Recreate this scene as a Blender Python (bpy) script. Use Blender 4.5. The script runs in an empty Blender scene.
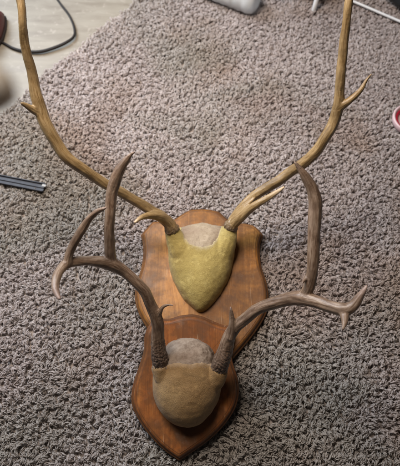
import bpy, bmesh, math, random
import numpy as np
from mathutils import Vector, Matrix, noise as mnoise
random.seed(7); rng = np.random.default_rng(7)
S = bpy.context.scene
COL = S.collection
R = math.radians

# ------------------------------------------------------------------ camera
TILT, DIST, FPX = R(25), 0.95, 447.6
CAM = Vector((0.0, -DIST*math.sin(TILT), DIST*math.cos(TILT)))
cd = bpy.data.cameras.new('camera'); cam = bpy.data.objects.new('camera', cd); COL.objects.link(cam)
cam.location = CAM; cam.rotation_euler = (TILT, 0, 0)
cd.sensor_fit = 'VERTICAL'; cd.sensor_height = 24; cd.sensor_width = 36
cd.lens = 24*FPX/466
cd.clip_start = 0.01; cd.clip_end = 60
cd.dof.use_dof = True; cd.dof.focus_distance = 0.71
cd.dof.aperture_fstop = (cd.lens/1000)/0.0064
S.camera = cam
RIGHT = Vector((1,0,0)); UP = Vector((0,math.cos(TILT),math.sin(TILT))); FWD = Vector((0,math.sin(TILT),-math.cos(TILT)))
def ray(u, v): return (FWD + RIGHT*((u-200)/FPX) + UP*((233-v)/FPX))
def P(u, v, h=0.0):
    d = ray(u, v); t = (h-CAM.z)/d.z
    return CAM + d*t
def depth(p): return (Vector(p)-CAM).dot(FWD)
def Pplane(u, v, o, n):
    d = ray(u, v); t = (o-CAM).dot(n)/d.dot(n)
    return CAM + d*t

# ------------------------------------------------------------------ helpers
def tag(o, label=None, cat=None, group=None, kind=None):
    if label: o['label'] = label
    if cat: o['category'] = cat
    if group: o['group'] = group
    if kind: o['kind'] = kind
    return o
def empty(name, loc, rot=None):
    o = bpy.data.objects.new(name, None); COL.objects.link(o); o.empty_display_size = .05
    o.location = loc
    if rot is not None: o.rotation_euler = rot
    return o
def link(name, me, mat, parent=None, smooth=True):
    """mesh data given in world space; stored relative to the parent"""
    if parent is not None:
        bpy.context.view_layer.update()
        me.transform(parent.matrix_world.inverted())
    o = bpy.data.objects.new(name, me); COL.objects.link(o)
    if mat: me.materials.append(mat)
    if parent is not None: o.parent = parent
    if smooth:
        me.polygons.foreach_set('use_smooth', [True]*len(me.polygons))
    return o
def mesh_of(name, verts, faces):
    me = bpy.data.meshes.new(name); me.from_pydata([tuple(v) for v in verts], [], faces); me.update(); return me
def from_bm(name, bm):
    me = bpy.data.meshes.new(name); bmesh.ops.recalc_face_normals(bm, faces=bm.faces); bm.to_mesh(me); bm.free(); return me
def catmull(pts, n=8, closed=False):
    pts = [Vector(p) for p in pts]; out = []
    N = len(pts); rngi = N if closed else N-1
    for i in range(rngi):
        if closed: a,b,c,d = pts[(i-1)%N],pts[i],pts[(i+1)%N],pts[(i+2)%N]
        else:
            b,c = pts[i],pts[i+1]; a = pts[i-1] if i>0 else b+(b-c); d = pts[i+2] if i+2<N else c+(c-b)
        for k in range(n):
            t=k/n
            out.append(0.5*((2*b)+(c-a)*t+(2*a-5*b+4*c-d)*t*t+(-a+3*b-3*c+d)*t**3))
    if not closed: out.append(pts[-1].copy())
    return out
def tube(bm, pts, radii, sides=12, flat=None):
    """sweep with parallel transported frame and rounded ends"""
    pts = [Vector(p) for p in pts]; n=len(pts)
    T = [(pts[min(i+1,n-1)]-pts[max(i-1,0)]).normalized() for i in range(n)]
    nrm = T[0].orthogonal().normalized(); rings=[]
    P2=list(pts); R2=list(radii); T2=list(T)
    P2=[pts[0]-T[0]*radii[0]*.6]+P2+[pts[-1]+T[-1]*radii[-1]*.6]; R2=[radii[0]*.5]+R2+[radii[-1]*.5]; T2=[T[0]]+T2+[T[-1]]
    for p,r,t in zip(P2,R2,T2):
        nrm = (nrm - t*nrm.dot(t)).normalized(); b = t.cross(nrm)
        rings.append([bm.verts.new(p+(nrm*math.cos(2*math.pi*k/sides)+b*math.sin(2*math.pi*k/sides))*r) for k in range(sides)])
    for a,b in zip(rings, rings[1:]):
        for k in range(sides):
            bm.faces.new((a[k],a[(k+1)%sides],b[(k+1)%sides],b[k]))
    bm.faces.new(rings[0][::-1]); bm.faces.new(rings[-1])
def lathe(bm, prof, origin, axis=Vector((0,0,1)), sides=48):
    axis=axis.normalized(); x=axis.orthogonal().normalized(); y=axis.cross(x); rings=[]
    for r,z in prof:
        rings.append([bm.verts.new(origin+axis*z+(x*math.cos(2*math.pi*k/sides)+y*math.sin(2*math.pi*k/sides))*max(r,1e-5)) for k in range(sides)])
    for a,b in zip(rings, rings[1:]):
        for k in range(sides): bm.faces.new((a[k],a[(k+1)%sides],b[(k+1)%sides],b[k]))
    return rings
def voxel(bm, size, smooth=4):
    me = bpy.data.meshes.new('tmp'); bm.to_mesh(me); bm.free()
    o = bpy.data.objects.new('tmp', me); COL.objects.link(o)
    m = o.modifiers.new('r','REMESH'); m.mode='VOXEL'; m.voxel_size=size; m.adaptivity=0
    s = o.modifiers.new('s','SMOOTH'); s.factor=.5; s.iterations=smooth
    dg = bpy.context.evaluated_depsgraph_get(); dg.update()
    out = bpy.data.meshes.new_from_object(o.evaluated_get(dg))
    bpy.data.objects.remove(o); bpy.data.meshes.remove(me)
    return out
def coords(me):
    a=np.empty(len(me.vertices)*3,dtype=np.float32); me.vertices.foreach_get('co',a); return a.reshape(-1,3)
def normals(me):
    a=np.empty(len(me.vertices)*3,dtype=np.float32); me.vertices.foreach_get('normal',a); return a.reshape(-1,3)
def setco(me,a): me.vertices.foreach_set('co',a.astype(np.float32).ravel()); me.update()
def fattr(me,name,vals,typ='FLOAT'):
    at=me.attributes.new(name,typ,'POINT')
    at.data.foreach_set('value' if typ=='FLOAT' else 'vector', np.asarray(vals,dtype=np.float32).ravel())

# ------------------------------------------------------------------ materials
class M:
    def __init__(s,name):
        s.m=bpy.data.materials.new(name); s.m.use_nodes=True; s.t=s.m.node_tree; s.n=s.t.nodes; s.l=s.t.links
        s.b=s.n['Principled BSDF']
    def node(s,typ,**kw):
        n=s.n.new(typ)
        for k,v in kw.items():
            if k in n.inputs: s.put(n.inputs[k],v)
            else: setattr(n,k,v)
        return n
    def put(s,inp,v):
        if hasattr(v,'is_output'): s.l.new(v,inp)
        else: inp.default_value=v
    def P(s,**kw):
        for k,v in kw.items(): s.put(s.b.inputs[k.replace('_',' ')],v)
        return s
    def noise(s,vec,scale,detail=4,rough=.55,dist=0):
        n=s.node('ShaderNodeTexNoise'); 
        if vec is not None: s.l.new(vec,n.inputs['Vector'])
        n.inputs['Scale'].default_value=scale; n.inputs['Detail'].default_value=detail; n.inputs['Roughness'].default_value=rough; n.inputs['Distortion'].default_value=dist
        return n.outputs['Fac']
    def ramp(s,fac,stops):
        n=s.node('ShaderNodeValToRGB'); s.l.new(fac,n.inputs[0]); e=n.color_ramp.elements
        while len(e)<len(stops): e.new(.5)
        for k,(p,c) in enumerate(stops):
            e[k].position=p; e[k].color=(*c,1) if len(c)==3 else c
        return n.outputs['Color']
    def mapr(s,fac,a,b,c=0,d=1):
        n=s.node('ShaderNodeMapRange'); s.put(n.inputs['Value'],fac)
        for i,v in zip((1,2,3,4),(a,b,c,d)): n.inputs[i].default_value=v
        return n.outputs[0]
    def mix(s,fac,a,b,mode='MIX'):
        n=s.node('ShaderNodeMix'); n.data_type='RGBA'; n.blend_type=mode
        s.put(n.inputs[0],fac)
        for i,v in ((6,a),(7,b)):
            if isinstance(v,tuple): n.inputs[i].default_value=(*v,1) if len(v)==3 else v
            else: s.l.new(v,n.inputs[i])
        return n.outputs[2]
    def math(s,op,a,b=0.0):
        n=s.node('ShaderNodeMath'); n.operation=op; s.put(n.inputs[0],a); s.put(n.inputs[1],b); return n.outputs[0]
    def obj(s): return s.node('ShaderNodeTexCoord').outputs['Object']
    def scaled(s,vec,sc):
        n=s.node('ShaderNodeMapping'); s.l.new(vec,n.inputs['Vector']); n.inputs['Scale'].default_value=sc; return n.outputs[0]
    def attr(s,name,out='Fac'):
        n=s.node('ShaderNodeAttribute'); n.attribute_name=name; return n.outputs[out]
    def bump(s,h,strength=.3,dist=.001,normal=None):
        n=s.node('ShaderNodeBump'); s.l.new(h,n.inputs['Height']); n.inputs['Strength'].default_value=strength; n.inputs['Distance'].default_value=dist
        if normal is not None: s.l.new(normal,n.inputs['Normal'])
        s.l.new(n.outputs[0],s.b.inputs['Normal']); return n.outputs[0]

def mat_carpet():
    m=M('carpet_yarn'); o=m.obj()
    t=m.attr('tint'); 
    c=m.ramp(t,[(0,(.60,.515,.485)),(.3,(.71,.635,.61)),(.65,(.79,.725,.70)),(1,(.87,.81,.785))])
    big=m.noise(o,3.1,3,.6); c=m.mix(m.mapr(big,.5,.66,0,.6),c,(.58,.42,.31))   # worn, browned areas
    g=m.noise(o,2.3,2,.5,1.0); c=m.mix(m.mapr(g,.46,.62,0,.5),c,(.47,.46,.385))
    f=m.noise(m.scaled(o,(1,1,1)),1400,2,.6)
    m.P(Base_Color=c,Roughness=.95); m.b.inputs['Specular IOR Level'].default_value=.15
    m.b.inputs['Sheen Weight'].default_value=.25; m.b.inputs['Sheen Roughness'].default_value=.5
    m.bump(f,.4,.0006)
    tr=m.node('ShaderNodeBsdfTranslucent'); m.l.new(c,tr.inputs['Color']); mx=m.node('ShaderNodeMixShader'); mx.inputs[0].default_value=.5
    m.l.new(m.b.outputs[0],mx.inputs[1]); m.l.new(tr.outputs[0],mx.inputs[2]); m.l.new(mx.outputs[0],m.n['Material Output'].inputs['Surface']); return m.m
def mat_backing():
    m=M('carpet_backing'); n=m.noise(m.obj(),300,3); m.P(Base_Color=m.ramp(n,[(.3,(.36,.31,.28)),(.7,(.5,.44,.40))]),Roughness=1.0); return m.m
def mat_floor():
    m=M('pale_vinyl'); o=m.obj(); n=m.noise(m.scaled(o,(1,4,1)),9,6,.6,.6)
    c=m.ramp(n,[(.3,(.21,.18,.14)),(.55,(.27,.24,.19)),(.75,(.32,.29,.235))])
    sp=m.noise(o,60,4,.6); c=m.mix(m.mapr(sp,.58,.75,0,.5),c,(.45,.40,.34))
    m.P(Base_Color=c,Roughness=m.mapr(n,.3,.7,.4,.55)); m.b.inputs['Specular IOR Level'].default_value=.35; m.bump(m.noise(o,30,5),.12,.001); return m.m
def mat_wood(name,c1,c2,c3,seed,stave):
    m=M(name); o=m.obj(); sx=m.node('ShaderNodeSeparateXYZ'); m.l.new(o,sx.inputs[0])
    idx=m.math('FLOOR',m.math('MULTIPLY',m.math('ADD',sx.outputs[0],seed*.013),1/stave))
    wn=m.node('ShaderNodeTexWhiteNoise'); wn.noise_dimensions='1D'; m.l.new(m.math('ADD',idx,seed),wn.inputs['W'])
    st=wn.outputs['Value']
    cmb=m.node('ShaderNodeCombineXYZ'); m.l.new(sx.outputs[0],cmb.inputs[0]); m.l.new(sx.outputs[1],cmb.inputs[1]); m.l.new(m.math('MULTIPLY',st,3.0),cmb.inputs[2])
    big=m.noise(m.scaled(cmb.outputs[0],(16,1.6,16)),1.2,3,.5,1.6)
    rings=m.math('FRACT',m.math('MULTIPLY',big,9.0)); 
    rings=m.mapr(m.math('ABSOLUTE',m.math('SUBTRACT',rings,.5)),0,.5)
    fine=m.noise(m.scaled(cmb.outputs[0],(260,9,260)),1.6,4,.6)
    c=m.ramp(m.math('ADD',m.math('MULTIPLY',rings,.3),m.math('MULTIPLY',fine,.75)),[(.2,c1),(.5,c2),(.85,c3)])
    c=m.mix(m.mapr(st,.2,.9,.0,.62),c,tuple(x*.6 for x in c1))
    c=m.mix(m.mapr(m.attr('edge_dark'),0,1,0,.72),c,(.06,.03,.018))
    pat=m.noise(o,14,3,.6); c=m.mix(m.mapr(pat,.5,.68,0,.6),c,(.20,.085,.03))
    pat2=m.noise(o,26,4,.7); c=m.mix(m.mapr(pat2,.54,.66,0,.6),c,(.12,.065,.035))
    ew=m.math('MULTIPLY',m.attr('rimwear'),m.mapr(m.noise(o,24,5,.7),.35,.65,0,1.3)); c=m.mix(m.mapr(ew,.1,.8,0,.65),c,(.10,.045,.02))
    scr=m.noise(m.scaled(o,(1,.06,1)),330,3,.5,.3); c=m.mix(m.mapr(scr,.66,.74,0,.3),c,(.6,.42,.26))
    dust=m.noise(o,45,5,.7); c=m.mix(m.mapr(dust,.58,.8,0,.16),c,(.42,.36,.30))
    m.P(Base_Color=c,Roughness=m.mapr(dust,.3,.7,.36,.6)); m.b.inputs['Specular IOR Level'].default_value=.22; m.b.inputs['Coat Weight'].default_value=.05; m.b.inputs['Coat Roughness'].default_value=.22
    m.bump(m.math('ADD',fine,m.math('MULTIPLY',dust,.6)),.25,.0006); return m.m
def mat_antler(name,base,mid,pale,tip,tip_start=.86):
    m=M(name); cyl=m.attr('cyl','Vector'); o=m.obj()
    g0=m.noise(m.scaled(cyl,(1,1,.09)),3.2,5,.65,.4)       # streaks along the beam
    g=m.math('ADD',m.math('MULTIPLY',g0,.75),m.math('MULTIPLY',m.noise(m.scaled(cyl,(1,1,.05)),9,4,.6,.3),.25))
    c=m.ramp(g,[(.34,tuple(x*.65 for x in base)),(.43,base),(.52,mid),(.68,pale)])
    bl=m.noise(o,16,5,.6); c=m.mix(m.mapr(bl,.45,.62,0,.75),c,tuple(x*.55 for x in base))
    c=m.mix(m.mapr(m.noise(o,34,3,.5),.55,.75,0,.4),c,pale)
    c=m.mix(m.mapr(m.attr('tipness'),tip_start,1,0,.85),c,tip)
    c=m.mix(m.mapr(m.attr('burr'),.1,1,0,.75),c,(.075,.05,.04))
    sp=m.noise(o,480,3,.6); c=m.mix(m.math('MULTIPLY',m.mapr(sp,.56,.7,0,.7),m.attr('burr')),c,(.42,.37,.33))
    m.P(Base_Color=c,Roughness=m.mapr(bl,.3,.7,.30,.50)); 
    n1=m.bump(m.math('ADD',g,m.math('MULTIPLY',m.noise(o,700,3),.15)),.32,.0014); return m.m
def mat_cover(name,c1,c2,c3,worn):
    m=M(name); o=m.obj(); a=m.noise(o,16,4,.6); c=m.ramp(a,[(.3,c1),(.52,c2),(.75,c3)])
    sp=m.noise(o,420,4,.7); c=m.mix(m.mapr(sp,.35,.7,.35,0),c,tuple(x*.6 for x in c1))
    st=m.noise(o,30,6,.75,.8); c=m.mix(m.mapr(st,.53,.70,0,.38),c,tuple(x*.5 for x in c1))
    d=m.noise(o,55,4,.7); c=m.mix(m.mapr(d,.55,.7,0,.4),c,tuple(min(1,x*1.5) for x in c3))
    ef=m.math('MULTIPLY',m.attr('edge'),m.mapr(m.noise(o,95,5,.7),.3,.6,.2,1.2)); c=m.mix(m.mapr(ef,.1,.9,0,.9),c,worn)
    m.P(Base_Color=c,Roughness=.72); m.b.inputs['Sheen Weight'].default_value=.15
    cr=m.node('ShaderNodeTexVoronoi'); m.l.new(o,cr.inputs['Vector']); cr.inputs['Scale'].default_value=520; cr.feature='DISTANCE_TO_EDGE'
    m.bump(m.math('ADD',m.math('MULTIPLY',m.mapr(cr.outputs['Distance'],0,.15),.5),m.math('ADD',sp,m.math('MULTIPLY',st,3))),.6,.0010); return m.m
def mat_bone(name,c1,c2):
    m=M(name); o=m.obj(); a=m.noise(o,70,6,.75); b=m.noise(o,18,3,.6)
    c=m.ramp(a,[(.3,c1),(.62,c2)]); c=m.mix(m.mapr(b,.5,.7,0,.5),c,(.20,.13,.085))
    gr=m.math('MULTIPLY',m.attr('grime'),m.mapr(m.noise(o,130,5,.7),.3,.65,.3,1.3)); c=m.mix(m.mapr(gr,0,1,0,.85),c,(.13,.085,.055))
    cr=m.noise(m.scaled(o,(1,.35,1)),210,4,.7,1.5); c=m.mix(m.mapr(cr,.56,.66,0,.45),c,(.14,.095,.065))
    m.P(Base_Color=c,Roughness=.8); m.bump(m.math('ADD',a,m.noise(o,600,3)),.6,.001); return m.m
def mat_plain(name,c,rough=.5,spec=.5,var=.25,metal=0,scale=60):
    m=M(name); o=m.obj(); a=m.noise(o,scale,5,.65)
    m.P(Base_Color=m.ramp(a,[(.3,tuple(x*(1-var) for x in c)),(.7,c)]),Roughness=m.mapr(a,.3,.7,rough*.85,min(1,rough*1.15)),Metallic=metal)
    m.b.inputs['Specular IOR Level'].default_value=spec; m.bump(a,.15,.0005); return m.m
def mat_clear():
    m=M('cloudy_plastic'); a=m.noise(m.obj(),30,4); m.P(Base_Color=m.ramp(a,[(.3,(.72,.76,.78)),(.7,(.86,.88,.9))]),Roughness=.28)
    m.b.inputs['Transmission Weight'].default_value=.45; m.b.inputs['IOR'].default_value=1.3; m.bump(a,.2,.002); return m.m

# ------------------------------------------------------------------ setting
edgeA, edgeB = P(131,0,0.0), P(10,112,0.0)     # where the carpet stops
ed = (edgeB-edgeA); ed.z=0; ed.normalize(); en = Vector((ed.y,-ed.x,0))
if en.dot(Vector((.3,-.3,0))-edgeA) < 0: en=-en
def wob(s): return .012*math.sin(s*9.3+1)+.006*math.sin(s*31)
def carpet_side(x,y):
    p=Vector((x,y,0))-edgeA; s=p.dot(ed); return p.dot(en)-wob(s)
mf = mat_floor()
fl = mesh_of('floor',[(-6,-6,-.006),(6,-6,-.006),(6,6,-.006),(-6,6,-.006)],[(0,1,2,3)])
tag(link('floor',fl,mf,smooth=False),kind='structure')
# backing sheet with the wavy edge
far=[]; near=[]
ns=80; L0,L1=-3.2,3.6
vs=[];fs=[]
for i in range(ns+1):
    s=L0+(L1-L0)*i/ns; p=edgeA+ed*s+en*wob(s)
    for q in (Vector((p.x,p.y,-.005)),Vector((p.x,p.y,.001)),Vector((p.x,p.y,.001))+en*4.2): vs.append(q)
for i in range(ns):
    a=3*i; b=3*i+3
    fs += [(a,b,b+1,a+1),(a+1,b+1,b+2,a+2)]
bk=mesh_of('carpet',vs,fs); tag(link('carpet',bk,mat_backing(),smooth=False),kind='structure')

# ------------------------------------------------------------------ plaques
def even(poly,step=.002):
    out=[]; n=len(poly); acc=0.0
    for i in range(n):
        a,b=poly[i],poly[(i+1)%n]; L=(b-a).length; 
        if L<1e-7: continue
        t=acc
        while t<L: out.append(a+(b-a)*(t/L)); t+=step
        acc=t-L
    return out
def inset_rings(poly, dists, step=.0004):
    """walk the outline inwards in small steps, keeping the points evenly spread so that corners never fold"""
    P_=np.array([[p.x,p.y] for p in poly]); out=[]; cur=0.0
    for d in dists:
        while cur<d-1e-9:
            h=min(step,d-cur); e=np.roll(P_,-1,0)-np.roll(P_,1,0); e/=np.linalg.norm(e,axis=1,keepdims=True)+1e-12
            nn=np.stack([-e[:,1],e[:,0]],1)
            P_=P_+nn*h; m=(np.roll(P_,-1,0)+np.roll(P_,1,0))/2-P_
            P_=P_+.45*(m*e).sum(1,keepdims=True)*e+.13*m; cur+=h
        out.append(P_.copy())
    return out
def area(poly): return sum(a.x*b.y-b.x*a.y for a,b in zip(poly,poly[1:]+poly[:1]))/2
def plaque(name, pix, root, plane_o, plane_n, T, mat, parent):
    """pix: list of runs (each run a smooth curve, corners between runs) of the top outline"""
    bpy.context.view_layer.update(); inv=root.matrix_world.inverted()
    poly=[]
    for run in pix:
        pts=[(inv@Pplane(u,v,plane_o,plane_n)) for u,v in run]
        pts=[Vector((p.x,p.y,0)) for p in pts]
        c=catmull(pts,7) if len(pts)>2 else pts
        poly+= [Vector((p.x,p.y)) for p in c[:-1]]
    if area(poly)<0: poly=poly[::-1]
    poly=even(poly,.003)
    prof=[(.0015,0),(0,.0015),(0,T*.42),(.0012,T*.5),(.0035,T*.54),(.0040,T*.58),(.0046,T*.72),(.0062,T*.86),(.0088,T*.95),(.0104,T*.96),(.0110,T),(.0135,T)]
    n=len(poly); vs=[]; fs=[]
    rings=inset_rings(poly,sorted(set(d for d,z in prof))); look=dict(zip(sorted(set(d for d,z in prof)),rings))
    for d,z in prof:
        for q in look[d]: vs.append((q[0],q[1],z))
    for r in range(len(prof)-1):
        for i in range(n):
            j=(i+1)%n; fs.append((r*n+i,r*n+j,(r+1)*n+j,(r+1)*n+i))
    fs.append(tuple(range(n))[::-1]); b0=(len(prof)-1)*n; vs.append((*look[prof[-1][0]].mean(0),T)); fs+=[(b0+i,b0+(i+1)%n,len(vs)-1) for i in range(n)]
    me=mesh_of(name,vs,fs)
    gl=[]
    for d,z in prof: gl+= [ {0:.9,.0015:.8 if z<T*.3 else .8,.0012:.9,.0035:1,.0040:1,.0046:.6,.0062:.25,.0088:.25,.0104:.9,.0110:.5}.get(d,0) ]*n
    fattr(me,'edge_dark',gl+[0])  # darker colour on the outer side and in the moulding grooves
    rw=[]
    for d,z in prof: rw+=[1.0]*n
    fattr(me,'rimwear',rw+[0])
    o=bpy.data.objects.new(name,me); COL.objects.link(o); me.materials.append(mat); o.parent=parent
    for p in me.polygons: p.use_smooth = len(p.vertices)==4 and abs(p.normal.z)<.98
    return o,[root.matrix_world@Vector((q.x,q.y,0)) for q in poly]

ZP=.012; TU=.020; TL=.019
# upper (farther) mount lies flat on the pile
ctrU=P(202,285,ZP)
mountU=empty('antler_mount',ctrU); bpy.context.view_layer.update()
tag(mountU,'larger antler mount with olive yellow skull and long thin antlers, behind the other','antler mount','antler mounts on wooden shields')
nU=Vector((0,0,1)); oU=Vector((0,0,ZP+TU))
upper_runs=[
 [(190,207),(180,213),(171,218.5),(163,218.5),(152,219.5)],
 [(152,219.5),(145,227),(140,233)],
 [(140,233),(142,241),(142.5,252),(140.5,266),(136,281),(134,296),(138,312),(147,328),(160,346),(180,367),(202,384)],
 [(202,384),(224,367),(244,346),(258,328),(267,312),(269.5,296),(267.5,281),(262.5,266),(260.5,252),(261,242),(264,233)],
 [(264,233),(260,228),(254,223)],
 [(254,223),(244,221),(235,221),(228,217),(219,209)],
 [(219,209),(205,206.5),(190,207)],
]
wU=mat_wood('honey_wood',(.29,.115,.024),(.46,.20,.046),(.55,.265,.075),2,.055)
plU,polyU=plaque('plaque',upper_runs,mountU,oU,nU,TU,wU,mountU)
# lower (nearer) mount: its upper end lies on the other's tip
ys=P(178,458,ZP+TL).y; yc=P(202,382,ZP+TU).y+.01
th=math.atan((TU+.0015)/(yc-ys))
ctrL=Vector((P(185,400,ZP).x, ys, ZP)); 
mountL=empty('antler_mount',ctrL,(th,0,0)); bpy.context.view_layer.update()
tag(mountL,'smaller antler mount with round brown skull and thick antlers, overlapping the other in front','antler mount','antler mounts on wooden shields')
nL=(mountL.matrix_world.to_3x3()@Vector((0,0,1))).normalized(); oL=mountL.matrix_world@Vector((0,0,TL))
lower_runs=[
 [(192,313.5),(180,315),(170,318),(160,318.5),(150,322)],
 [(150,322),(146,329),(143.5,337)],
 [(143.5,337),(143,350),(139,364),(133.5,380),(130.5,394),(131.5,408),(139,423),(150,438),(163,451),(179,462.5)],
 [(179,462.5),(196,451),(212,439),(227,423),(236.5,407),(239.5,392),(238,378),(233,362),(231.5,350),(234,338)],
 [(234,338),(235,331),(232,325)],
 [(232,325),(224,324.5),(214,321),(203,316),(192,313.5)],
]
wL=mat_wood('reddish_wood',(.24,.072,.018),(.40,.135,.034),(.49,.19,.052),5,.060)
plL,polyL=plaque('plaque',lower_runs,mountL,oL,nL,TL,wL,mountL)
def hL(x,y): # top of lower plaque at world x,y
    return oL.z-((x-oL.x)*nL.x+(y-oL.y)*nL.y)/nL.z

# ------------------------------------------------------------------ skull parts
def dome_bm(bm, ring, center, n, H, power=2.3, rings=14):
    """closed dome over a world-space ring of points on a plane"""
    R_=[]
    for k in range(rings+1):
        a=k/rings*math.pi/2
        s=math.cos(a)**(2/power); z=math.sin(a)**(2/power)
        if k==rings: break
        R_.append([bm.verts.new(center+(p-center)*s+n*(H*z)) for p in ring])
    top=bm.verts.new(center+n*H); bot=bm.verts.new(center-n*.004)
    N=len(ring)
    low=[bm.verts.new(p-n*.004) for p in ring]
    for a,b in zip([low]+R_,R_):
        for i in range(N): bm.faces.new((a[i],a[(i+1)%N],b[(i+1)%N],b[i]))
    for i in range(N):
        bm.faces.new((R_[-1][i],R_[-1][(i+1)%N],top)); bm.faces.new((low[(i+1)%N],low[i],bot))
def lumpy(me,amp,freq,seed,amp2=0,freq2=1):
    co=coords(me); nn=normals(me)
    d=np.array([amp*mnoise.fractal(Vector(c*freq)+Vector((seed,0,0)),.8,2,3)+(amp2*mnoise.noise(Vector(c*freq2)) if amp2 else 0) for c in co.astype(float)])
    setco(me,co+nn*d[:,None])
def px(n_,p): return n_*depth(p)/FPX
def skull(pixring, cpix, oP, nP, H, lobes, voxel_size=.0017):
    bm=bmesh.new()
    ring=[Vector(p) for p in catmull([Pplane(u,v,oP,nP) for u,v in pixring],4,True)]
    dome_bm(bm,ring,Pplane(*cpix,oP,nP),nP,H)
    for L in lobes:
        pts=[P(u,v,h) for u,v,h,r in L]; rr=[px(r,P(u,v,h)) for u,v,h,r in L]
        c=catmull(pts,5); rc=np.interp(np.linspace(0,len(rr)-1,len(c)),range(len(rr)),rr)
        tube(bm,c,list(rc),14)
    return voxel(bm,voxel_size,6)

def proj(c):
    v=c-np.array(CAM); d=v@np.array(FWD); return 200+FPX*(v@np.array(RIGHT))/d, 233-FPX*(v@np.array(UP))/d
def split_skull(me, bx, bv, thick, mcover, mbone, parent, seed, fuzz):
    """hide over the lower part of the skull, bare bone above the line (bx,bv)"""
    co=coords(me).astype(float); nn=normals(me).astype(float); U,W=proj(co)
    lim=np.interp(U,bx,bv); lim=lim+np.array([1.6*mnoise.fractal(Vector(c*90)+Vector((seed,0,0)),.8,2,3) for c in co])
    t=np.clip((W-lim)/1.6,0,1); t=t*t*(3-2*t)
    bone=me.copy(); b=bmesh.new(); b.from_mesh(bone); b.verts.ensure_lookup_table()
    bmesh.ops.delete(b,geom=[v for v in b.verts if W[v.index]-lim[v.index]>6],context='VERTS'); b.to_mesh(bone); b.free()
    cb=coords(bone).astype(float); Ub,Wb=proj(cb); mid=(bx[1]+bx[-2])/2; half=(bx[-2]-bx[1])/2
    fattr(bone,'grime',np.clip(np.abs(Ub-mid)/half*1.5-.55,0,1)); lumpy(bone,fuzz,75,seed,fuzz*.5,420)
    cov=me.copy(); fattr(cov,'edge',np.clip(1-(W-lim)/7,0,1)); setco(cov,co+nn*(thick*(t-.35))[:,None]); b=bmesh.new(); b.from_mesh(cov); b.verts.ensure_lookup_table()
    bmesh.ops.delete(b,geom=[v for v in b.verts if t[v.index]<=.0],context='VERTS'); b.to_mesh(cov); b.free()
    link('skull_cover',cov,mcover,parent); link('skull_bone',bone,mbone,parent)
mcU=mat_cover('olive_hide',(.35,.255,.065),(.49,.375,.11),(.55,.45,.17),(.48,.41,.27))
mU=skull([(178,231),(169.5,240),(169,254),(170.5,269),(175,283),(182,296),(191,306),(201,312),(210,306),(219,295),(227,281),(232,267),(234,253),(233.5,239),(225,230),(212,227),(202,225.5),(191,227)],
         (202,256),oU,nU,.048,
         [[(192,268,.036,13),(184,254,.050,13.5),(177.5,242,.062,10.5),(173.5,233,.075,7.6),(172.5,229,.082,6.6)],
          [(212,268,.036,13),(220,253,.050,13.5),(226,241,.062,10.5),(229.5,231,.075,7.4),(230.5,226,.082,6.4)]])
lumpy(mU,.0012,40,3)
split_skull(mU,[0,176,180,184,190,201,212,218,222,226,400],[0,0,222,236,243,246.5,243,236,222,0,0],.0016,mcU,mat_bone('grey_bone',(.30,.23,.15),(.43,.35,.25)),mountU,9,.0007)
tp=P(223.5,243,.0735)
bm=bmesh.new(); lathe(bm,[(.0001,.0022),(.0014,.0020),(.0024,.0012),(.0028,0),(.0024,-.003)],tp,Vector((.25,-.3,.9)),20)
link('tack',from_bm('tack',bm),mat_plain('brass',(.55,.42,.2),.35,.5,.3,1,400),mountU)
hc=hL(P(187,380,.06).x,P(187,380,.06).y)
mcL=mat_cover('brown_hide',(.22,.125,.043),(.305,.18,.065),(.37,.235,.095),(.40,.29,.18))
mLk=skull([(160,358),(155,370),(153.5,386),(156,401),(163,414),(174,423.5),(187,426.5),(200,423),(211,412),(218,399),(221,385),(220.5,371),(216,358),(210,347),(200,340.5),(188,338),(176,339.5),(166,346)],
         (187,382),oL,nL,.058,
         [[(171,388,hc+.022,9),(164,376,hc+.034,9.5),(160,366,hc+.044,8.6)],
          [(207,388,hc+.022,9),(215,379,hc+.034,9.5),(219,370,hc+.044,8.8)]])
lumpy(mLk,.0012,36,5)
split_skull(mLk,[0,152,160,168,178,190,202,212,220,400],[360,362,366,363,362,364,362,363,368,360],.0016,mcL,mat_bone('dusty_bone',(.17,.12,.085),(.34,.275,.215)),mountL,1,.0016)

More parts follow.
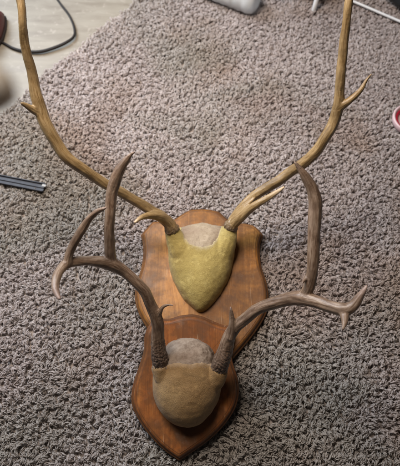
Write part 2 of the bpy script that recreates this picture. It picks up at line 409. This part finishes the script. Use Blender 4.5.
# ------------------------------------------------------------------ antlers
def antler(name, chains, mat, parent, burr_len, burr_amp, vox=.0016, seed=0, groove=.0006):
    """chains: list of [(u,v,h,rpx),...]; first is the main beam. tips taper to their last radius"""
    bm=bmesh.new(); S_=[]; tot0=None
    for ci,(ch,start,end) in enumerate(chains):
        pts=[P(u,v,h) for u,v,h,r in ch]; rr=[px(r,p) for (u,v,h,r),p in zip(ch,pts)]
        c=catmull(pts,10); rc=np.interp(np.linspace(0,len(rr)-1,len(c)),range(len(rr)),rr)
        # gentle natural wander
        c=[p+Vector([mnoise.noise(p*28+Vector((seed+k*9,ci,0))) for k in range(3)])*min(.0022,r*.3) for p,r in zip(c,rc)]
        tube(bm,c,[float(r) for r in rc],14)
        L=0; nrm=None; T=None
        for i,p in enumerate(c):
            if i: L+=(c[i]-c[i-1]).length
            t=(c[min(i+1,len(c)-1)]-c[max(i-1,0)]).normalized()
            if nrm is None: nrm=t.orthogonal().normalized()
            nrm=(nrm-t*nrm.dot(t)).normalized()
            S_.append((p,t,nrm.copy(),L,float(rc[i]),ci,i/(len(c)-1),start,end))
    me=voxel(bm,vox,3)
    co=coords(me).astype(float); nn=normals(me).astype(float)
    C=np.array([s[0] for s in S_]); T=np.array([s[1] for s in S_]); N=np.array([s[2] for s in S_])
    Ls=np.array([s[3] for s in S_]); Rr=np.array([s[4] for s in S_]); CI=np.array([s[5] for s in S_]); F=np.array([s[7]+(s[8]-s[7])*s[6] for s in S_])
    idx=np.empty(len(co),dtype=int)
    for a in range(0,len(co),4000):
        d=((co[a:a+4000,None,:]-C[None])**2).sum(2)-(Rr**2)[None]*.6
        idx[a:a+4000]=d.argmin(1)
    v=co-C[idx]; t=T[idx]; n=N[idx]; b=np.cross(t,n)
    al=Ls[idx]+(v*t).sum(1); x=(v*n).sum(1); y=(v*b).sum(1); rad=np.sqrt(x*x+y*y)+1e-6
    cyl=np.stack([x/rad+CI[idx]*5.3,y/rad,al/.006],1)
    burr=np.clip(1-(al/burr_len),0,1)*(CI[idx]==0)
    disp=np.zeros(len(co))
    for i in range(len(co)):
        q=Vector((cyl[i,0]*2.4,cyl[i,1]*2.4,cyl[i,2]*.16+seed))
        g=mnoise.fractal(q,.8,2,3)
        disp[i]=groove*1.4*g*min(1,Rr[idx[i]]/.004)
        if burr[i]>0:
            w=Vector(co[i]*330); vd=mnoise.voronoi(w)[0][0]
            disp[i]+=burr[i]**.7*burr_amp*(.75-vd*1.3)
    co+=nn*disp[:,None]; setco(me,co)
    fattr(me,'cyl',cyl,'FLOAT_VECTOR'); fattr(me,'tipness',F[idx]); fattr(me,'burr',burr**.8)
    return link(name,me,mat,parent)

maU=mat_antler('tan_antler',(.25,.16,.066),(.345,.235,.11),(.45,.335,.18),(.60,.46,.30),.86)
maL=mat_antler('grey_brown_antler',(.16,.10,.065),(.255,.175,.12),(.40,.31,.235),(.40,.29,.25),.84)
# larger mount, left antler
antler('antler',[
 ([(172.8,231.5,.080,6.4),(172,229,.0845,7.8),(171,226.8,.089,6.5),(169,223,.094,6.2),(161,216.5,.105,5.8),(152,211.5,.118,5.4),(136,201,.14,5.0),(118,190.5,.165,5.1),(100,181,.19,5.2),(83,170.5,.215,5.5),(67,157.5,.24,5.9),(56,143,.26,6.2),(47,127,.28,6.3),(41,113,.295,6.6),(37.5,100,.31,6.2),(34.5,86,.325,5.3),(29.5,64,.35,4.9),(25,42,.375,4.5),(22,22,.40,4.2),(20,0,.42,4.2),(13,-40,.45,4.2),(-10,-75,.49,4),(-40,-90,.53,3.0),(-62,-92,.55,1.2)],0,1),
 ([(41,113,.295,4.5),(33,109.5,.305,3.9),(26,105.5,.315,2.6),(21,103,.322,1.4)],0,.93),
 ([(172,228,.088,5.6),(166.5,220.5,.104,5.6),(159,216,.120,5.2),(151,214.8,.132,4.0),(144,216.5,.141,3.0),(138.5,219.5,.147,2.2),(134.5,222.5,.150,1.3)],.3,1.06),
 ([(13,-40,.45,4.2),(-46,-10,.50,7),(-56,30,.57,11),(-50,62,.66,17),(-34,76,.72,21),(-16,87,.755,24),(-3,91,.768,19),(5,94,.774,9)],1.0,1.0),
],maU,mountU,.020,.0026,seed=3)
# larger mount, right antler
antler('antler',[
 ([(230,228.5,.080,6.2),(231,226.2,.0845,7.6),(232.5,223.8,.089,6.3),(235.5,218,.094,5.8),(243,207,.11,5.0),(253.5,196.8,.125,4.7),(268.5,186.5,.145,5.0),(285,175.5,.165,5.3),(300,165,.19,5.5),(314,153.5,.215,5.5),(325,139,.24,5.4),(333,123,.26,5.5),(337.5,108,.28,5.9),(339.5,92,.30,4.9),(341,75,.325,4.8),(343,50,.355,4.6),(346,24,.385,4.3),(349,0,.41,4.1),(356,-40,.44,3.9),(375,-75,.47,3),(400,-95,.50,1.2)],0,1),
 ([(336.5,109,.278,4.6),(345,103.5,.29,3.8),(354,96,.30,3.2),(361,88.5,.31,2.5),(366,80.5,.318,1.7),(371.5,74,.325,1.0)],0,.93),
 ([(233,225,.088,5.2),(239,218.5,.106,5.0),(247,211.5,.122,4.4),(256,205,.138,3.8),(266,198.5,.152,3.3),(275.5,192.5,.164,2.5),(284,187,.172,1.3)],.45,1.05),
 ([(236,214,.105,2.4),(244,207,.119,2.2),(251,201.5,.128,1.6),(254.5,198,.132,.9)],0,.8),
],maU,mountU,.020,.0026,seed=11)
# smaller mount, left antler
hb=hc+.046
antler('antler',[
 ([(160.5,366,hb-.004,8.2),(160,357,hb+.010,8.0),(159,345,hb+.025,7.2),(158,332,hb+.042,6.6),(156,319,hb+.060,6.3),(151,304,hb+.078,5.8),(144.5,292,hb+.095,5.6),(137,283,hb+.108,5.6),(125,272,hb+.122,5.7),(113,264.5,hb+.136,7.0),(101,262,hb+.147,6.0),(88,261.5,hb+.158,5.0),(76,262,hb+.168,5.4),(66,264,hb+.176,5.2),(59.5,270.5,hb+.184,4.6),(56,279,hb+.192,4.4),(55,288,hb+.198,3.6),(57.5,295,hb+.203,2.6),(60,299,hb+.206,1.5)],0,1),
 ([(113,264,hb+.136,5.0),(110.5,251,hb+.15,5.6),(109.5,235,hb+.165,5.3),(109.5,218,hb+.18,5.2),(111,201,hb+.195,5.8),(114.5,185,hb+.21,6.0),(119,171.5,hb+.222,5.1),(125.5,161,hb+.232,3.4),(131,154.5,hb+.238,1.9),(135,152,hb+.241,1.0)],0,.94),
 ([(68,264,hb+.174,4.2),(69.5,254,hb+.182,4.2),(74,243,hb+.192,4.2),(81,231,hb+.202,4.2),(88.5,220,hb+.212,3.6),(96,212.5,hb+.22,2.9),(102,209,hb+.226,2.2),(106,207.5,hb+.23,1.3)],0,.96),
 ([(158,318,hb+.062,3.2),(160,311.5,hb+.074,2.6),(163,307,hb+.082,1.8),(168,305,hb+.088,1.3),(173,305.5,hb+.09,.8)],0,1),
],maL,mountL,.062,.0034,seed=21)
# smaller mount, right antler
antler('antler',[
 ([(218.5,371,hb-.004,8.4),(221,362,hb+.010,8.4),(225.5,350,hb+.025,7.6),(229.5,338,hb+.042,6.6),(236,327,hb+.058,6.2),(245,318,hb+.072,6.0),(257,310,hb+.088,5.7),(270,304.5,hb+.102,6.2),(285,300,hb+.118,6.4),(301,297.5,hb+.134,7.6),(315,300.5,hb+.146,6.6),(330,306,hb+.157,6.2),(343.5,309.5,hb+.167,7.0),(352.5,305.5,hb+.175,5.4),(359.5,297,hb+.183,4.1),(364.5,290,hb+.19,2.6),(367,285.5,hb+.194,1.4)],0,1),
 ([(303,297,hb+.136,5.4),(309,287,hb+.15,6.0),(312.5,272,hb+.165,5.8),(313.5,254,hb+.182,6.1),(313.5,235,hb+.198,6.4),(315.5,216,hb+.212,6.7),(316.5,201,hb+.224,6.8),(313.5,189,hb+.234,6.0),(307,178,hb+.243,4.8),(300.5,169.5,hb+.25,3.1),(296.5,164.5,hb+.254,2.0),(294,161.5,hb+.256,1.0)],0,.9),
 ([(343,309,hb+.165,5.4),(344.5,317,hb+.17,4.2),(344.5,323,hb+.174,3.0),(343,329.5,hb+.177,1.4)],0,.9),
 ([(230,338,hb+.048,5.2),(232,328,hb+.060,4.2),(232.3,320,hb+.070,3.1),(231.5,313,hb+.078,2.0),(230.5,307,hb+.084,1.0)],0,1),
 ([(308,276,hb+.16,2.6),(303.5,281,hb+.163,1.6),(302,284,hb+.165,.9)],0,.6),
],maL,mountL,.062,.0034,seed=33)

# ------------------------------------------------------------------ carpet pile (one mass of curled yarn ends)
def inside(poly, X, Y):
    ins=np.zeros(len(X),bool); n=len(poly)
    for i in range(n):
        a=poly[i]; b=poly[(i+1)%n]
        if a.y==b.y: continue
        c=((a.y>Y)!=(b.y>Y)) & (X < (b.x-a.x)*(Y-a.y)/(b.y-a.y)+a.x)
        ins^=c
    return ins
def shrink(poly,f):
    c=sum(poly,Vector((0,0,0)))/len(poly); return [c+(p-c)*f for p in poly]
sp=.0044
x0,x1,y0,y1=-.98,1.05,-.60,1.02
gx,gy=np.meshgrid(np.arange(x0,x1,sp),np.arange(y0,y1,sp)); X=gx.ravel(); Y=gy.ravel()
X=X+rng.uniform(-.55,.55,len(X))*sp; Y=Y+rng.uniform(-.55,.55,len(Y))*sp
pe=np.stack([X-edgeA.x,Y-edgeA.y],1); s_=pe@np.array([ed.x,ed.y]); dd=pe@np.array([en.x,en.y])-(.012*np.sin(s_*9.3+1)+.006*np.sin(s_*31))
keep=dd>.003+rng.uniform(0,.004,len(X))
keep&=~inside(shrink(polyU,.93),X,Y); keep&=~(inside(shrink(polyL,.93),X,Y)&(Y<yc-.03)); keep&=~(inside(shrink(polyL,1.0),X,Y)&(Y<yc-.06)&inside(shrink(polyL,.95),X,Y))
X=X[keep];Y=Y[keep]; n=len(X)
under=inside(shrink(polyL,1.03),X,Y)|inside(shrink(polyU,1.02),X,Y)
# slowly turning lean direction plus strong individual scatter
F1=np.array([mnoise.noise(Vector((x*5,y*5,0))) for x,y in zip(X,Y)]); F2=np.array([mnoise.noise(Vector((x*34,y*34,4))) for x,y in zip(X,Y)])
# yarn ends mat together in small clumps that lean their own way
cs=.0100; wx=X+.004*F2; wy=Y+.004*F1; GX=int((x1-x0)/cs)+4; GY=int((y1-y0)/cs)+4
jx=rng.uniform(.1,.9,(GX,GY)); jy=rng.uniform(.1,.9,(GX,GY)); ca_=rng.normal(0,.60,(GX,GY)); chh=rng.normal(1,.10,(GX,GY)); ct=rng.normal(0,.11,(GX,GY))
ix=((wx-x0)/cs).astype(int)+1; iy=((wy-y0)/cs).astype(int)+1
bd=np.full(n,9.0); bi=ix.copy(); bj=iy.copy(); bx_=X.copy(); by_=Y.copy()
for a in (-1,0,1):
    for b in (-1,0,1):
        ii=np.clip(ix+a,0,GX-1); jj=np.clip(iy+b,0,GY-1); px_=x0+(ii-1+jx[ii,jj])*cs; py_=y0+(jj-1+jy[ii,jj])*cs
        d2=(px_-X)**2+(py_-Y)**2; mk=d2<bd; bd=np.where(mk,d2,bd); bi=np.where(mk,ii,bi); bj=np.where(mk,jj,bj); bx_=np.where(mk,px_,bx_); by_=np.where(mk,py_,by_)
F3=np.array([mnoise.noise(Vector((x*11,y*11,9))) for x,y in zip(X,Y)])
ang=.55+F1*1.2+F3*2.6+ca_[bi,bj]+rng.normal(0,.42,n)
Hh=rng.normal(.0122,.0011,n)*(1+.16*F2+.15*F3)*chh[bi,bj]*(1.05-.20*np.sqrt(bd)/cs); Hh=np.clip(Hh,.006,.019)
Hh=np.where(under,Hh*.62,Hh)
Ln=rng.uniform(.005,.010,n); rad=rng.uniform(.00065,.00100,n)*(.95+.2*F3)
tint=np.clip(rng.normal(.5,.13,n)+.22*F1+.12*F2+ct[bi,bj],0,1)
tox=(bx_-X)*.55; toy=(by_-Y)*.55
# every yarn end is frayed into a few plies
NP=4
rep_=lambda a: np.repeat(a,NP,axis=0)
X,Y,Hh,Ln,rad,tint,ang,tox,toy=map(rep_,(X,Y,Hh,Ln,rad,tint,ang,tox,toy))
curlT=rep_(rng.normal(0,.9,n)); leanT=rep_(rng.uniform(0,.35,n)); phT=rep_(rng.uniform(0,1.5,n)); drT=rep_(rng.uniform(.2,1.3,n))
n=n*NP
X=X+rng.normal(0,.0010,n); Y=Y+rng.normal(0,.0010,n); ang=ang+rng.normal(0,.25,n); Hh=Hh*rng.normal(1,.08,n); Ln=Ln*rng.uniform(.8,1.2,n)
tint=np.clip(tint+rng.normal(0,.07,n),0,1)
NR,NS=6,3
tt=np.linspace(0,1,NR)
curl=curlT*1.25+rng.normal(0,.22,n); lean0=leanT*1.6
u_=np.stack([np.cos(ang),np.sin(ang)],1); w_=np.stack([-u_[:,1],u_[:,0]],1)
fw=lean0[:,None]*tt[None]*.5+ (tt[None]**1.8)*(1-lean0[:,None]*.5)
zz=np.sin(np.minimum(tt[None]*1.35,1.0)*math.pi/2)-.30*np.clip(tt[None]-.55,0,1)/.45*drT[:,None]
lat=curl[:,None]*.3*np.sin(tt[None]*math.pi*1.1+phT[:,None])*tt[None]
cx=X[:,None]+tox[:,None]*tt[None]+(u_[:,0:1]*fw+w_[:,0:1]*lat)*Ln[:,None]; cy=Y[:,None]+toy[:,None]*tt[None]+(u_[:,1:2]*fw+w_[:,1:2]*lat)*Ln[:,None]; cz=zz*Hh[:,None]
Cc=np.stack([cx,cy,cz],2)
Tt=np.gradient(Cc,axis=1); Tt/=np.linalg.norm(Tt,axis=2,keepdims=True)+1e-9
ref=np.stack([w_[:,0],w_[:,1],np.zeros(n)],1)[:,None,:]
Nn=ref-Tt*(Tt*ref).sum(2,keepdims=True); Nn/=np.linalg.norm(Nn,axis=2,keepdims=True)+1e-9
Bb=np.cross(Tt,Nn)
prof=np.interp(tt,[0,.3,.7,.9,1],[.8,1,1.15,1.0,.55])
ph0=rng.uniform(0,6.28,n)
V=np.empty((n,NR,NS,3),np.float32)
for k in range(NS):
    a=2*math.pi*k/NS+ph0[:,None]+np.zeros((n,NR)); r=rad[:,None]*prof[None]
    V[:,:,k,:]=Cc+Nn*(np.cos(a)*r)[...,None]+Bb*(np.sin(a)*r)[...,None]
verts=V.reshape(-1,3)
base=(np.arange(n)*NR*NS)[:,None,None]; ri=(np.arange(NR-1)*NS)[None,:,None]; k=np.arange(NS)[None,None,:]; k1=(k+1)%NS
q=np.stack([base+ri+k,base+ri+k1,base+ri+NS+k1,base+ri+NS+k],3).reshape(-1,4)
cap=((np.arange(n)*NR*NS)[:,None]+(NR-1)*NS+np.arange(NS)[None])
me=bpy.data.meshes.new('carpet_pile')
nf=len(q)+len(cap)
loops=np.concatenate([q.ravel(),cap.ravel()]).astype(np.int32)
me.vertices.add(len(verts)); me.vertices.foreach_set('co',verts.ravel())
me.loops.add(len(loops)); me.loops.foreach_set('vertex_index',loops)
me.polygons.add(nf)
ls=np.concatenate([np.arange(len(q))*4,len(q)*4+np.arange(len(cap))*NS]).astype(np.int32)
me.polygons.foreach_set('loop_start',ls)
me.update(calc_edges=True)
fattr(me,'tint',np.repeat(tint,NR*NS))
po=link('carpet_pile',me,mat_carpet()); tag(po,'beige grey shaggy carpet pile of curled yarn ends','carpet pile',kind='stuff')
print('tufts',n)

# ------------------------------------------------------------------ small things around the mounts
def tubeobj(name, pts, r, mat, parent=None, sides=12, n=8):
    bm=bmesh.new(); c=catmull(pts,n); rr=r if isinstance(r,(list,tuple)) else [r]*len(pts)
    rc=np.interp(np.linspace(0,len(rr)-1,len(c)),range(len(rr)),rr); tube(bm,c,[float(x) for x in rc],sides)
    return link(name,from_bm(name,bm),mat,parent)
rub=mat_plain('dark_rubber',(.024,.020,.018),.55,.25)
cab=tubeobj('cable',[P(48,-14,.0),P(60,3,.0),P(69,15,.0),P(74,27,.001),P(74,36,.002),P(67,42,.003),P(55,47.5,.002),P(41,51.5,.001),P(27,51.5,.0),P(14,48.5,.0),P(2,42,.0),P(-20,30,.0)],[.0028,.0028,.003,.0032,.0034,.0038,.0042,.0042,.0038,.0034,.003,.0028],rub)
tag(cab,'dark grey cable looping across the pale floor in the top left','cable')

# black plastic channel on the carpet, left edge
def extrude_profile(name, prof, a, b, mat, parent, up=Vector((0,0,1))):
    d=(b-a); dn=d.normalized(); side=dn.cross(up).normalized(); upn=side.cross(dn)
    vs=[];fs=[]; N=len(prof)
    for o in (a,b):
        for x,z in prof: vs.append(o+side*x+upn*z)
    for i in range(N): fs.append((i,(i+1)%N,N+(i+1)%N,N+i))
    fs.append(tuple(range(N))[::-1]); fs.append(tuple(range(N,2*N)))
    bm=bmesh.new(); me=mesh_of(name,vs,fs); bm.from_mesh(me); bmesh.ops.recalc_face_normals(bm,faces=bm.faces)
    bmesh.ops.bevel(bm,geom=bm.edges[:],offset=.0005,segments=2,affect='EDGES',clamp_overlap=True); bm.to_mesh(me); bm.free()
    return link(name,me,mat,parent,smooth=False)
ca,cb=P(-45,171,.015),P(44.5,188.5,.015)
ch=empty('plastic_channel',ca); tag(ch,'black grooved plastic strip lying on the carpet at the left edge','plastic strip')
blk=mat_plain('black_plastic',(.02,.02,.028),.5,.35)
w=.0105
extrude_profile('channel',[(-w,0),(w,0),(w,.006),(w-.0022,.006),(w-.0022,.0022),(.0015,.0022),(.0015,.0045),(-.0015,.0045),(-.0015,.0022),(-w+.0022,.0022),(-w+.0022,.006),(-w,.006)],ca,cb,blk,ch)
dn=(cb-ca).normalized()
extrude_profile('end_plug',[(-.0075,.0026),(-.0018,.0026),(-.0018,.0052),(-.0075,.0052)],cb-dn*.006,cb+dn*.003,mat_plain('grey_plastic',(.38,.37,.35),.5),ch)

# round dish with a red ring, right edge
rc_=P(409,123,.014); 
dish=empty('round_lid',rc_); tag(dish,'round pale pink plastic lid with a red inner ring at the right edge','lid')
bm=bmesh.new(); lathe(bm,[(0,0),(.036,0),(.0405,.002),(.043,.010),(.0432,.016),(.0425,.018),(.039,.018),(.0375,.0155),(.0355,.0125)],rc_); link('rim',from_bm('rim',bm),mat_plain('pink_plastic',(.70,.52,.54),.4,.5,.1),dish)
bm=bmesh.new(); lathe(bm,[(.0354,.0124),(.0345,.0132),(.032,.0128),(.0295,.0098),(.0285,.0065)],rc_); link('ring',from_bm('ring',bm),mat_plain('red_plastic',(.45,.02,.05),.3,.5,.15),dish)
bm=bmesh.new(); lathe(bm,[(.0284,.0066),(.026,.0062),(.012,.0075),(0,.0078)],rc_); link('centre_disc',from_bm('centre_disc',bm),mat_plain('pale_pink_plastic',(.60,.40,.40),.4,.5,.1),dish)

# cloudy plastic bottle end, top
ba,bb=P(174,-30,.045),P(250,-1,.042); ax=(bb-ba).normalized(); Lb=(bb-ba).length
bt=empty('plastic_bottle',P(215,-14,.014)); tag(bt,'cloudy translucent plastic bottle lying on the carpet at the top edge','bottle')
rb=.036; prof=[(0,-.02)]
bm=bmesh.new(); pr=[]
for i in range(40):
    z=Lb*i/39; r=rb*(1+.022*math.cos(i*1.6)) ; pr.append((r,z))
pr=[(.012,-.075),(.013,-.06),(.02,-.045),(rb*.8,-.022),(rb*.95,-.008)]+pr+[(rb*.98,Lb+.008),(rb*.88,Lb+.017),(rb*.7,Lb+.022),(rb*.4,Lb+.021),(0,Lb+.018)]
lathe(bm,pr,ba,ax); link('bottle_body',from_bm('bottle_body',bm),mat_clear(),bt)
bm=bmesh.new(); lathe(bm,[(0,-.098),(.015,-.098),(.016,-.095),(.016,-.074),(.0125,-.0735)],ba,ax); link('cap',from_bm('cap',bm),mat_plain('white_plastic',(.75,.77,.8),.4),bt)

# white metal rack, top right: bottom rail and a leg
wm=mat_plain('white_enamel',(.78,.80,.82),.35,.5,.12)
ra,rb_=P(322,-12,.020),P(440,38.5,.020)
rk=empty('wire_rack',ra); tag(rk,'white enamelled metal rack with thin rails standing in the top right corner','rack')
tubeobj('rail',[ra,(ra+rb_)/2,rb_],.0034,wm,rk)
la=P(313.5,11,.012); lb=la+Vector((.035,.10,.26))
tubeobj('leg',[la,(la+lb)/2,lb],[.0065,.0062,.006],wm,rk)
l2=rb_; tubeobj('leg',[l2-Vector((0,0,.008)),l2+Vector((.02,.05,.14)),l2+Vector((.035,.10,.255))],.006,wm,rk)
t2=l2+Vector((.035,.10,.255)); tubeobj('rail',[lb,(lb+t2)/2,t2],.004,wm,rk)
tubeobj('rail',[la+Vector((.004,.012,.03)),(la+ra)/2+Vector((.002,.006,.016)),ra],.003,wm,rk)

def cushion(name,c,sx,sy,sz,rz,mat,parent=None,seed=0,e=.55):
    bm=bmesh.new(); bmesh.ops.create_uvsphere(bm,u_segments=48,v_segments=28,radius=1)
    rot=Matrix.Rotation(rz,3,'Z')
    for v in bm.verts:
        p=v.co; q=Vector([math.copysign(abs(t)**e,t) for t in p]); q=Vector((q.x*sx,q.y*sy,q.z*sz))
        q*=1+.05*mnoise.noise(q*30+Vector((seed,0,0))); v.co=rot@q+c
    return link(name,from_bm(name,bm),mat,parent)
navy=mat_plain('navy_fabric',(.025,.035,.06),.8,.3,.4,0,200)
bag=empty('fabric_bag',P(290,-22,.01)); tag(bag,'dark navy fabric bag behind the bottle at the top edge','bag')
cushion('bag_body',P(296,-24,.045),.085,.05,.034,-.35,navy,bag,3)
tubeobj('handle',[P(270,-14,.06),P(282,-24,.095),P(300,-30,.10),P(318,-28,.065)],.005,navy,bag)

# black shoe beyond the rack rail
sh=empty('shoe',P(400,-14,.012)); tag(sh,'black shoe behind the white rack rail in the top right corner','shoe')
bsh=mat_plain('black_leather',(.014,.016,.018),.45,.5,.3)
cushion('shoe_upper',P(402,-13,.046),.045,.10,.028,.5,bsh,sh,7,.75)
cushion('sole',P(402,-13,.021),.049,.108,.009,.5,mat_plain('black_sole',(.01,.012,.012),.7),sh,7,.8)

# dark maroon shoe toe on the pale floor, left edge
ms=empty('slipper',P(-12,26,0)); tag(ms,'dark maroon pointed slipper toe on the pale floor at the left edge','slipper')
mar=mat_plain('maroon_leather',(.12,.03,.03),.5,.4,.4)
def slip(name,zs,scale,mat):
    bm=bmesh.new(); pts=[(0,0),(.016,.010),(.035,.020),(.075,.034),(.13,.036),(.19,.028),(.235,.012),(.245,0)]
    o=P(6.5,17.5,0); d=(P(-14,44,0)-o); d.z=0; d.normalize(); s=Vector((-d.y,d.x,0))
    full=[(x,y) for x,y in pts]+[(x,-y) for x,y in pts[-2:0:-1]]
    rows=[]
    cx_=.12
    for z,f in zs:
        rows.append([bm.verts.new(o+d*(cx_+(x-cx_)*f*scale)+s*(y*f*scale)+Vector((0,0,z))) for x,y in full])
    for a,b in zip(rows,rows[1:]):
        for i in range(len(full)): bm.faces.new((a[i],a[(i+1)%len(full)],b[(i+1)%len(full)],b[i]))
    bm.faces.new(rows[0][::-1]); bm.faces.new(rows[-1]); return link(name,from_bm(name,bm),mat,ms)
slip('sole',[(-.005,.99),(-.002,1),(.006,1)],1.0,mat_plain('dark_sole',(.03,.02,.02),.7))
slip('slipper_upper',[(.0062,.97),(.014,.975),(.026,.93),(.038,.82),(.046,.62),(.049,.35)],1.0,mar)

# ------------------------------------------------------------------ light: one cool window, dim warm room
def area_light(name,loc,target,sx,sy,power,color):
    l=bpy.data.lights.new(name,'AREA'); l.shape='RECTANGLE'; l.size=sx; l.size_y=sy; l.energy=power; l.color=color
    o=bpy.data.objects.new(name,l); COL.objects.link(o); o.location=loc
    o.rotation_euler=(Vector(target)-Vector(loc)).to_track_quat('-Z','Y').to_euler(); return o
wl=area_light('window_light',(-1.15,1.10,1.15),(-.34,.36,0),1.0,1.0,16.5,(.77,.87,1.0)); wl.data.spread=R(105)
cl=area_light('ceiling_light',(-.27,.34,1.12),(-.06,.30,0),.42,.42,9.6,(1.0,.86,.74)); cl.data.spread=R(132)
wd=bpy.data.worlds.new('World'); S.world=wd; wd.use_nodes=True
bg=wd.node_tree.nodes['Background']; bg.inputs[0].default_value=(.55,.5,.47,1); bg.inputs[1].default_value=.07
S.view_settings.view_transform='Standard'; S.view_settings.look='None'; S.view_settings.exposure=0; S.view_settings.gamma=1
S.cycles.use_denoising=True; S.cycles.max_bounces=8
